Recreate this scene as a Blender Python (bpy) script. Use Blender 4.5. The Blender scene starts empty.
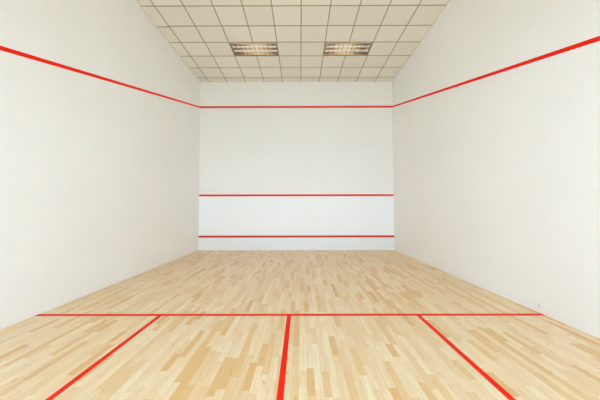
import bpy, bmesh, math, random
from mathutils import Matrix, Vector
random.seed(4)
sc = bpy.context.scene
COL = sc.collection

# ------------------------------------------------------------------ sizes (metres)
W, H, DEPTH = 6.40, 5.587, 9.75          # court; front wall is the plane y = 0, camera looks along +y
TX0, TY0, TS = 0.2929, 0.2953, 0.6136    # ceiling grid origin and module
CUT = 2.13                               # top of the glass back wall
OPEN = 2.75                              # top of the gap above the glass, added to let light in higher up
LOB = 5.0                                # depth of the lobby behind the glass
LOBH = 3.6

def lin(r, g, b):
    f = lambda c: (c/255/12.92) if c/255 <= .04045 else ((c/255+.055)/1.055)**2.4
    return (f(r), f(g), f(b), 1)

# ------------------------------------------------------------------ node helper
class NT:
    def __init__(s, name):
        s.m = bpy.data.materials.new(name); s.m.use_nodes = True
        s.t = s.m.node_tree; s.n = s.t.nodes
        s.b = s.n['Principled BSDF']; s.out = s.n['Material Output']
    def new(s, t, **kw):
        n = s.n.new(t)
        for k, v in kw.items(): setattr(n, k, v)
        return n
    def put(s, sock, v):
        if isinstance(v, bpy.types.NodeSocket): s.t.links.new(v, sock)
        else: sock.default_value = v
    def math(s, op, a, b=None, c=None):
        n = s.new('ShaderNodeMath', operation=op)
        for i, v in enumerate((a, b, c)):
            if v is not None: s.put(n.inputs[i], v)
        return n.outputs[0]
    def pos(s):
        n = s.new('ShaderNodeTexCoord'); return n.outputs['Object']
    def sep(s, v):
        n = s.new('ShaderNodeSeparateXYZ'); s.put(n.inputs[0], v); return n.outputs
    def comb(s, x, y, z):
        n = s.new('ShaderNodeCombineXYZ')
        for i, v in enumerate((x, y, z)): s.put(n.inputs[i], v)
        return n.outputs[0]
    def white(s, v):
        n = s.new('ShaderNodeTexWhiteNoise', noise_dimensions='3D'); s.put(n.inputs['Vector'], v); return n.outputs
    def noise(s, v, scale, detail=2, rough=.5):
        n = s.new('ShaderNodeTexNoise'); s.put(n.inputs['Vector'], v)
        n.inputs['Scale'].default_value = scale; n.inputs['Detail'].default_value = detail
        n.inputs['Roughness'].default_value = rough
        return n.outputs['Fac']
    def ramp(s, f, stops, interp='LINEAR'):
        n = s.new('ShaderNodeValToRGB'); n.color_ramp.interpolation = interp
        e = n.color_ramp.elements
        while len(e) < len(stops): e.new(.5)
        for i, (p, c) in enumerate(stops): e[i].position = p; e[i].color = c
        s.put(n.inputs[0], f); return n.outputs[0]
    def mix(s, f, a, b, blend='MIX'):
        n = s.new('ShaderNodeMix', data_type='RGBA', blend_type=blend)
        s.put(n.inputs[0], f); s.put(n.inputs[6], a); s.put(n.inputs[7], b)
        return n.outputs[2]
    def bump(s, h, strength, dist=.002):
        n = s.new('ShaderNodeBump'); n.inputs['Strength'].default_value = strength
        n.inputs['Distance'].default_value = dist
        s.put(n.inputs['Height'], h); s.put(s.b.inputs['Normal'], n.outputs[0])
    def base(s, c): s.put(s.b.inputs['Base Color'], c)
    def rough(s, v): s.put(s.b.inputs['Roughness'], v)
    def spec(s, v): s.put(s.b.inputs['Specular IOR Level'], v)

def mul(c, k): return (c[0]*k, c[1]*k, c[2]*k, 1)

def plaster(name, col, mark=None, rough=.6, lower=None):
    m = NT(name); p = m.pos()
    n = m.noise(p, .9, 3); n2 = m.noise(p, 7, 3)
    f = m.math('MULTIPLY_ADD', n2, .25, m.math('MULTIPLY', n, .75))
    c = m.ramp(f, [(.3, mul(col, .972)), (.7, mul(col, 1.0))])
    if mark:                                 # small grey ball scuff on the plaster
        d = m.new('ShaderNodeVectorMath', operation='DISTANCE')
        m.put(d.inputs[0], p); d.inputs[1].default_value = mark
        k = m.ramp(d.outputs['Value'], [(.010, (1, 1, 1, 1)), (.026, (0, 0, 0, 1))])
        c = m.mix(m.math('MULTIPLY', k, .35), c, lin(150, 168, 166))
    if lower:                                # repainted playing panel below the service line
        c = m.mix(m.math('LESS_THAN', m.sep(p)[2], 1.7942), c, lin(*lower))
    m.base(c); m.rough(rough); m.spec(.3)
    m.bump(m.noise(p, 60, 3), .12)
    return m.m

def flat(name, col, rough=.5, metal=0, spec=.5, var=.04, scale=30):
    m = NT(name); n = m.noise(m.pos(), scale, 3)
    m.base(m.ramp(n, [(.3, mul(col, 1-var)), (.7, col)])); m.rough(rough); m.spec(spec)
    m.b.inputs['Metallic'].default_value = metal
    return m.m

WALLC = lin(245, 244, 242)
M = {}
M['wall'] = plaster('white_plaster', WALLC)
M['wall_marked'] = plaster('white_plaster_scuffed', WALLC, mark=(W, -5.34, .085))
M['wall_front'] = plaster('white_plaster_repainted_below', lin(236, 233, 227), lower=(240, 239, 238))
M['tin'] = flat('pale_grey_board', lin(232, 231, 232), .45)
M['red'] = flat('red_paint', lin(242, 32, 2), .55, spec=.15, scale=12)
M['redfront'] = flat('red_front_line', lin(224, 42, 22), .55, spec=.15, scale=12)
M['redrail'] = flat('brick_red_rail', lin(202, 50, 36), .5, spec=.2, scale=12)
M['redfloor'] = flat('red_floor_tape', lin(244, 36, 2), .6, spec=.12, scale=12)
M['grid'] = flat('tan_grey_grid', lin(166, 155, 132), .6)
M['gridpale'] = flat('cream_edge_trim', lin(214, 205, 184), .6)
M['frame'] = flat('white_enamel', lin(205, 198, 182), .4)
M['alu'] = flat('brushed_aluminium', lin(150, 152, 155), .35, metal=1)
M['concrete'] = flat('lobby_vinyl', lin(196, 188, 172), .5)

def louvre_metal():
    m = NT('satin_reflector'); m.base(lin(244, 222, 186)); m.rough(.52)
    m.b.inputs['Metallic'].default_value = 1
    m.bump(m.noise(m.pos(), 25, 2), .1, .001)
    return m.m
M['louvre'] = louvre_metal()
M['baffle'] = flat('baffle_metal', lin(182, 142, 96), .45, metal=1)

M['tube'] = flat('white_glass_tube', lin(244, 243, 238), .2)
M['blade'] = flat('white_enamel_blade', lin(246, 246, 244), .35)

def tile_mat():
    m = NT('ceiling_tile'); p = m.pos(); x, y, z = m.sep(p)
    ix = m.math('FLOOR', m.math('DIVIDE', m.math('SUBTRACT', x, TX0), TS))
    iy = m.math('FLOOR', m.math('DIVIDE', m.math('ADD', y, TY0), TS))
    v = m.white(m.comb(ix, iy, 3.3))[0]
    c = m.ramp(v, [(0, lin(228, 223, 210)), (1, lin(233, 228, 216))])
    n = m.noise(p, 3, 3)
    c = m.mix(m.math('MULTIPLY', n, .12), c, lin(216, 209, 192))
    m.base(c); m.rough(.9); m.spec(.1); m.bump(m.noise(p, 180, 2), .2)
    return m.m
M['tile'] = tile_mat()

FLOOR_RAMP = [(0, lin(224, 178, 118)), (.10, lin(229, 191, 136)), (.28, lin(234, 205, 162)),
              (.55, lin(238, 212, 173)), (.8, lin(240, 218, 183)), (1, lin(243, 225, 190))]
def floor_mat():
    m = NT('maple_strip_floor'); p = m.pos(); x, y, z = m.sep(p)
    pw = .0605
    fx = m.math('DIVIDE', x, pw); ix = m.math('FLOOR', fx)
    r = m.white(m.comb(ix, 7.7, 1.1)); rx, ry, rz = m.sep(r[1])
    ln = m.math('MULTIPLY_ADD', ry, .26, .32)
    fy = m.math('ADD', m.math('DIVIDE', y, ln), m.math('MULTIPLY', rx, 19))
    # uneven strip lengths: bend the running coordinate
    fy = m.math('ADD', fy, m.math('MULTIPLY', m.math('SINE', m.math('MULTIPLY_ADD', fy, 1.7, m.math('MULTIPLY', rz, 6.28))), .33))
    iy = m.math('FLOOR', fy)
    w = m.white(m.comb(ix, iy, 5.5)); a, b, c2 = m.sep(w[1])
    col = m.ramp(a, FLOOR_RAMP)
    # grain running along each strip
    gp = m.comb(m.math('MULTIPLY_ADD', a, 31, m.math('MULTIPLY', x, 60)),
                m.math('MULTIPLY_ADD', b, 17, m.math('MULTIPLY', y, 3.2)), m.math('MULTIPLY', c2, 9))
    g = m.noise(gp, 1, 4, .6)
    col = m.mix(m.math('MULTIPLY', m.ramp(g, [(.40, (0, 0, 0, 1)), (.72, (1, 1, 1, 1))]), .5), col, lin(222, 176, 116))
    # small mineral flecks
    k = m.noise(m.comb(m.math('MULTIPLY', x, 26), m.math('MULTIPLY', y, 9), c2), 1, 2)
    k = m.ramp(k, [(.66, (0, 0, 0, 1)), (.76, (1, 1, 1, 1))])
    col = m.mix(m.math('MULTIPLY', k, .5), col, lin(200, 142, 76))
    # seams
    ex = m.math('ABSOLUTE', m.math('SUBTRACT', m.math('FRACT', fx), .5))
    ey = m.math('ABSOLUTE', m.math('SUBTRACT', m.math('FRACT', fy), .5))
    s = m.math('MAXIMUM', m.math('GREATER_THAN', ex, .488), m.math('GREATER_THAN', ey, .4965))
    col = m.mix(m.math('MULTIPLY', s, .22), col, lin(170, 125, 78))
    m.base(col); m.rough(m.math('MULTIPLY_ADD', g, .12, .34)); m.spec(.4)
    m.bump(m.math('SUBTRACT', m.math('MULTIPLY', g, .3), s), .08, .001)
    return m.m
M['floor'] = floor_mat()

def glass_mat():                              # thin clear pane: mostly straight through, some mirror
    m = NT('clear_glass'); m.n.remove(m.b)
    t = m.new('ShaderNodeBsdfTransparent'); t.inputs[0].default_value = (.93, .96, .94, 1)
    g = m.new('ShaderNodeBsdfGlossy'); g.inputs['Roughness'].default_value = .02
    f = m.new('ShaderNodeFresnel'); f.inputs[0].default_value = 1.3
    x = m.new('ShaderNodeMixShader')
    m.t.links.new(f.outputs[0], x.inputs[0]); m.t.links.new(t.outputs[0], x.inputs[1])
    m.t.links.new(g.outputs[0], x.inputs[2]); m.t.links.new(x.outputs[0], m.out.inputs[0])
    return m.m
M['glass'] = glass_mat()

# ------------------------------------------------------------------ mesh helpers
def box(bm, x0, x1, y0, y1, z0, z1, mi=0):
    v = [bm.verts.new((x, y, z)) for z in (z0, z1) for y in (y0, y1) for x in (x0, x1)]
    for f in ((0, 2, 3, 1), (4, 5, 7, 6), (0, 1, 5, 4), (2, 6, 7, 3), (0, 4, 6, 2), (1, 3, 7, 5)):
        bm.faces.new([v[i] for i in f]).material_index = mi

def prism(bm, pts, axis, a, b, mi=0):
    """extrude a closed outline pts (2-D) along axis from a to b"""
    def P(p, t):
        return {'x': (t, p[0], p[1]), 'y': (p[0], t, p[1]), 'z': (p[0], p[1], t)}[axis]
    A = [bm.verts.new(P(p, a)) for p in pts]; B = [bm.verts.new(P(p, b)) for p in pts]
    n = len(pts)
    fs = [bm.faces.new(A), bm.faces.new(B[::-1])]
    for i in range(n): fs.append(bm.faces.new((A[i], B[i], B[(i+1) % n], A[(i+1) % n])))
    for f in fs: f.material_index = mi

def obj(name, bm, mats, parent=None, bevel=0, smooth=False):
    bmesh.ops.recalc_face_normals(bm, faces=bm.faces)
    me = bpy.data.meshes.new(name); bm.to_mesh(me); bm.free()
    for m in (mats if isinstance(mats, (list, tuple)) else [mats]): me.materials.append(m)
    if smooth:
        for p in me.polygons: p.use_smooth = True
    o = bpy.data.objects.new(name, me); COL.objects.link(o)
    if parent: o.parent = parent
    if bevel:
        b = o.modifiers.new('bevel', 'BEVEL'); b.width = bevel; b.segments = 2
    return o

def struct(name, bm, mats, parent=None, **k):
    o = obj(name, bm, mats, parent, **k)
    if parent is None: o['kind'] = 'structure'
    return o

def tag(o, label, cat, group=None):
    o['label'] = label; o['category'] = cat
    if group: o['group'] = group
    return o

def B(): return bmesh.new()

# ------------------------------------------------------------------ court shell
T = .2
b = B(); box(b, -T, W+T, -DEPTH-.1, T, -.12, 0); struct('floor', b, M['floor'])
# front wall: upper plaster field and the fresher playing panel under the service line
b = B(); box(b, -T, W+T, 0, T, 0, H+.2); struct('wall_front', b, M['wall_front'])
b = B(); box(b, -T, 0, -DEPTH-.1, 0, 0, H+.2); struct('wall_left', b, M['wall'])
b = B(); box(b, W, W+T, -DEPTH-.1, 0, 0, H+.2); struct('wall_right', b, M['wall_marked'])

# suspended ceiling: tiles with two-by-one openings for the fittings
LIGHTS = [(2, 2), (6, 2)]
holes = {(i+d, j) for i, j in LIGHTS for d in (0, 1)}
b = B()
xs = [0] + [TX0+TS*i for i in range(10)] + [W]
ys = [0] + [TY0+TS*j for j in range(16)] + [DEPTH]
for i in range(len(xs)-1):
    for j in range(len(ys)-1):
        if (i-1, j-1) in holes: continue
        box(b, xs[i], xs[i+1], -ys[j+1], -ys[j], H+.001, H+.018)
ceil = struct('ceiling', b, M['tile'])
b = B(); gw = .0125
for x in xs[1:-1]:
    # main runners are cut where a fitting straddles them
    cuts = sorted((-ys[j+2], -ys[j+1]) for i, j in LIGHTS if abs(xs[i+2]-x) < 1e-4)
    y0 = -DEPTH
    for c0, c1 in cuts + [(0, 0)]:
        box(b, x-gw, x+gw, y0, c0, H-.003, H+.0012); y0 = c1
for j, y in enumerate(ys[1:-1]):
    x0 = 0
    if j == 4:                             # the cut tile at the left edge sits a little askew
        box(b, 0, TX0, -y+.012, -y+.042, H-.003, H+.0012); x0 = TX0
    box(b, x0, W, -y-gw, -y+gw, H-.0035, H+.0012)
struct('ceiling_grid', b, M['grid'], ceil)
b = B()
box(b, 0, .016, -DEPTH, 0, H-.004, H+.001); box(b, W-.016, W, -DEPTH, 0, H-.004, H+.001)
box(b, .016, W-.016, -.016, 0, H-.004, H+.001)
struct('edge_trim', b, M['gridpale'], ceil)

# ------------------------------------------------------------------ ceiling lights
def make_light():
    L, D = 2*TS-.026, TS-.026
    t = bpy.data.objects.new('ceiling_light', None); COL.objects.link(t)
    hx, hy = L/2, D/2; up = .095
    b = B()                                # open steel tray
    box(b, -hx, hx, -hy, hy, up, up+.008)
    for s in (-1, 1):
        box(b, min(s*hx, s*(hx-.006)), max(s*hx, s*(hx-.006)), -hy, hy, 0, up)
        box(b, -hx+.006, hx-.006, min(s*hy, s*(hy-.006)), max(s*hy, s*(hy-.006)), 0, up)
    obj('housing', b, M['frame'], t)
    b = B(); fw = .016                     # flange that shows as the rim
    for s in (-1, 1):
        box(b, min(s*hx, s*(hx-fw)), max(s*hx, s*(hx-fw)), -hy, hy, -.006, 0)
        box(b, -hx+fw, hx-fw, min(s*hy, s*(hy-fw)), max(s*hy, s*(hy-fw)), -.006, 0)
    obj('rim', b, M['baffle'], t, bevel=.0015)
    n = 3; cw = (D-.034)/n
    for k in range(n):
        yc = -D/2+.017+cw*(k+.5)
        # parabolic trough over each tube
        b = B(); N = 14; pts = []
        for q in range(N+1):
            u = -1+2*q/N; pts.append((yc+u*cw/2*.985, .086-.084*u*u*(.75+.25*u*u)))
        A = [b.verts.new((-hx+.018, p[0], p[1])) for p in pts]; Bv = [b.verts.new((hx-.018, p[0], p[1])) for p in pts]
        for q in range(N): b.faces.new((A[q], A[q+1], Bv[q+1], Bv[q]))
        o = obj('reflector', b, M['louvre'], t, smooth=True)
        sm = o.modifiers.new('skin', 'SOLIDIFY'); sm.thickness = .0015
        b = B()
        bmesh.ops.create_cone(b, cap_ends=True, segments=20, radius1=.014, radius2=.014, depth=L-.10,
                              matrix=Matrix.Translation((0, yc, .052)) @ Matrix.Rotation(math.pi/2, 4, 'Y'))
        tb = obj('tube', b, M['tube'], t, smooth=True)
        for s in (-1, 1):
            b = B(); box(b, s*(hx-.036)-.012, s*(hx-.036)+.012, yc-.018, yc+.018, .034, .088)
            obj('lamp_holder', b, M['frame'], tb, bevel=.003)
    for k in range(1, n+1):                # white ridges between the troughs
        yk = -D/2+.017+cw*(n-k)
        a0, a1 = (-.024, .024) if k < n else (.0, .026)
        b = B(); prism(b, [(yk+a0, .020), (yk+(a0+a1)/2+.006, -.002), (yk+a1, .020)], 'x', -hx+.018, hx-.018)
        obj('ridge', b, M['blade'], t)
    nb = 10                                # cross blades, notched to sit under the three tubes
    for q in range(1, nb):
        xx = -hx+L*q/nb; y0 = -D/2+.017
        pr = [(y0+.003, .004), (y0+cw*n-.003, .004)]
        for k in reversed(range(n)):
            c = y0+cw*(k+.5)
            pr += [(c+cw*.42, .030), (c+cw*.30, .036), (c-cw*.30, .036), (c-cw*.42, .030)]
            if k: pr.append((y0+cw*k, .006))
        b = B(); prism(b, pr, 'x', xx-.002, xx+.002)
        obj('baffle', b, M['baffle'], t)
    return t

def copy_tree(o, parent=None):
    c = o.copy(); COL.objects.link(c)
    if parent: c.parent = parent
    for ch in [x for x in list(o.children)]: copy_tree(ch, c)
    return c

proto = make_light()
lab = {(2, 2): 'recessed louvred fluorescent light in the left half of the tiled ceiling near the front wall',
       (6, 2): 'recessed louvred fluorescent light in the right half of the tiled ceiling near the front wall'}
for k, (i, j) in enumerate(LIGHTS):
    o = proto if k == 0 else copy_tree(proto)
    o.location = (TX0+TS*(i+1), -(TY0+TS*(j+.5)), H)
    tag(o, lab[(i, j)], 'ceiling light', 'louvred lights recessed in the ceiling')

# ------------------------------------------------------------------ tin
tin = bpy.data.objects.new('tin', None); COL.objects.link(tin); tin.location = (W/2, 0, 0)
tag(tin, 'pale grey tin board with a red top rail along the foot of the front wall', 'tin board')
TZ = .4469
b = B(); box(b, -W/2+.001, W/2-.001, -.012, 0, 0, TZ-.034); obj('panel', b, M['tin'], tin)
b = B(); prism(b, [(-.018, TZ-.034), (0, TZ-.034), (0, TZ+.032), (-.006, TZ+.032), (-.018, TZ+.020)], 'x', -W/2+.001, W/2-.001)
r = obj('top_rail', b, M['redrail'], tin); r['label'] = 'red top rail'

# ------------------------------------------------------------------ painted court lines
LW, LF = .025, .031
def line(name, bm, label, cat, group=None, mat='red'):
    return tag(obj(name, bm, M[mat], bevel=.0003), label, cat, group)
b = B(); box(b, .0, W, -.0016, 0, 1.7942-LF, 1.7942+LF)
line('service_line', b, 'red horizontal service line across the front wall, a little above the tin board', 'court line', mat='redfront')
OZ, OS = 4.7367, .2707
b = B(); box(b, 0, W, -.0016, 0, OZ-LF, OZ+LF)
line('out_line', b, 'red horizontal out line high on the front wall, just under the ceiling', 'court line', 'out line around the walls', mat='redfront')
for s, x0, x1 in (('left', 0, .0016), ('right', W-.0016, W)):
    b = B(); e = DEPTH-.02
    h = LW*math.sqrt(1+OS*OS)
    prism(b, [(0, OZ-h), (0, OZ+h), (-e, OZ-OS*e+h), (-e, OZ-OS*e-h)], 'x', x0, x1)
    line('out_line', b, 'red out line sloping along the %s side wall, down from the front corner' % s, 'court line', 'out line around the walls')
SD = 5.4117
b = B(); box(b, .0, W, -SD-LW, -SD+LW+.012, 0, .0012)
line('short_line', b, 'red short line running across the wooden floor from side wall to side wall', 'court line', mat='redfloor')
b = B(); box(b, 3.1947-LW, 3.1947+LW, -DEPTH+.03, -SD-LW, 0, .0012)
line('half_court_line', b, 'middle red line on the floor, running from the short line straight towards the viewer', 'court line', mat='redfloor')
for s, xc, e in (('left', 1.576, 0), ('right', 4.8168, W)):
    y1, y2 = -SD-LW, -SD-1.70
    b = B()
    if e == 0: out = [(xc-LW, y1), (xc+LW, y1), (xc+LW, y2-LW), (0, y2-LW), (0, y2+LW), (xc-LW, y2+LW)]
    else: out = [(xc+LW, y1), (xc-LW, y1), (xc-LW, y2-LW), (W, y2-LW), (W, y2+LW), (xc+LW, y2+LW)]
    prism(b, out, 'z', 0, .0012)
    line('service_box_line', b, 'red service box line slanting down the floor on the %s, from the short line' % s, 'court line', 'service box lines on the floor', mat='redfloor')

# ------------------------------------------------------------------ back of the court: glass wall below, plaster above
yb = -DEPTH
b = B(); box(b, 0, W, yb-.1, yb, OPEN, H+.2); struct('wall_back', b, M['wall'])
b = B()
dx0, dx1 = 2.75, 3.65
for x0, x1 in ((.02, dx0-.004), (dx1+.004, W-.02)): box(b, x0, x1, yb-.056, yb-.044, .02, CUT)
struct('window_1', b, M['glass'])
b = B(); box(b, 0, W, yb-.07, yb-.03, CUT, CUT+.04)
struct('trim_1', b, M['alu'])
b = B(); box(b, dx0, dx1, yb-.056, yb-.044, .02, CUT)
d = struct('door_1', b, M['glass'])
b = B(); box(b, dx1-.10, dx1-.07, yb-.044, yb-.012, .95, 1.15); obj('door_handle', b, M['alu'], d, bevel=.004)
# lobby behind the glass, daylit by a broad window
ly0, ly1 = -DEPTH-.1, -DEPTH-.1-LOB
b = B(); box(b, -2, W+2, ly1, ly0, -.12, 0); struct('floor_lobby', b, M['concrete'])
b = B(); z0, z1 = LOBH, LOBH+.15           # ceiling with a long opening, added to light the near walls
rx0, rx1, ry0, ry1 = -1, W+1, ly1+1.0, ly1+3.6
box(b, -2, W+2, ly1, ry0, z0, z1); box(b, -2, W+2, ry1, ly0-.002, z0, z1)
box(b, -2, rx0, ry0, ry1, z0, z1); box(b, rx1, W+2, ry0, ry1, z0, z1)
struct('ceiling_lobby', b, M['wall'])
b = B(); box(b, rx0, rx1, ry0, ry1, z0+.06, z0+.07); struct('added_rooflight', b, M['glass'])  # unseen pane in the added ceiling opening
b = B(); box(b, -2.2, -2, ly1, ly0, 0, LOBH); struct('wall_lobby_left', b, M['wall'])
b = B(); box(b, W+2, W+2.2, ly1, ly0, 0, LOBH); struct('wall_lobby_right', b, M['wall'])
b = B(); box(b, -2, -T, ly0-.1, ly0, 0, LOBH); box(b, W+T, W+2, ly0-.1, ly0, 0, LOBH); struct('wall_lobby_front', b, M['wall'])
wx0, wx1, wz0, wz1 = -1.2, W+1.2, .25, 3.4
b = B()
box(b, -2, wx0, ly1-.2, ly1, 0, LOBH); box(b, wx1, W+2, ly1-.2, ly1, 0, LOBH)
box(b, wx0, wx1, ly1-.2, ly1, 0, wz0); box(b, wx0, wx1, ly1-.2, ly1, wz1, LOBH)
struct('wall_lobby_back', b, M['wall'])
b = B(); box(b, wx0, wx1, ly1-.106, ly1-.1, wz0, wz1); w2 = struct('window_2', b, M['glass'])
b = B()
for k in range(7):
    x = wx0+(wx1-wx0)*k/6; x = min(max(x, wx0+.03), wx1-.03)
    box(b, x-.03, x+.03, ly1-.13, ly1-.07, wz0, wz1)
obj('window_frame', b, M['alu'], w2)

# ------------------------------------------------------------------ light
def area(name, loc, rot, sx, sy, power, col):
    l = bpy.data.lights.new(name, 'AREA'); l.shape = 'RECTANGLE'; l.size = sx; l.size_y = sy
    l.energy = power; l.color = col
    o = bpy.data.objects.new(name, l); COL.objects.link(o); o.location = loc; o.rotation_euler = rot
    return o
DAY, TOP = 610, 2200
# daylight arriving at the lobby window
area('lobby_daylight', (W/2, ly1-.3, (wz0+wz1)/2), (math.radians(90), 0, 0), wx1-wx0, wz1-wz0, DAY, (.573, .698, 1.0))
area('added_top_light', (W/2, (ry0+ry1)/2, LOBH+.3), (0, 0, 0), rx1-rx0, ry1-ry0, TOP, (.573, .698, 1.0))  # added lamp over the invented rooflight, brightens the near court from behind
w = bpy.data.worlds.new('sky'); sc.world = w; w.use_nodes = True
bg = w.node_tree.nodes['Background']; bg.inputs[0].default_value = (.85, .92, 1, 1); bg.inputs[1].default_value = 1.5

# ------------------------------------------------------------------ camera
cam = bpy.data.cameras.new('camera'); co = bpy.data.objects.new('camera', cam); COL.objects.link(co)
cam.sensor_width = 36; cam.lens = 269.806/600*36; cam.clip_start = .02
f = (Matrix.Translation((3.3422, -8.8588, 1.3292)) @ Matrix.Rotation(.0022, 4, 'Z')
     @ Matrix.Rotation(math.pi/2+.0350, 4, 'X') @ Matrix.Rotation(-.0018, 4, 'Z'))
co.matrix_world = f
sc.camera = co
vs = sc.view_settings
sc.display_settings.display_device = 'sRGB'
vs.view_transform = 'Standard'; vs.look = 'None'; vs.gamma = 1; vs.use_curve_mapping = False
vs.exposure = .9
sc.cycles.max_bounces = 16; sc.cycles.diffuse_bounces = 12
sc.cycles.use_denoising = True
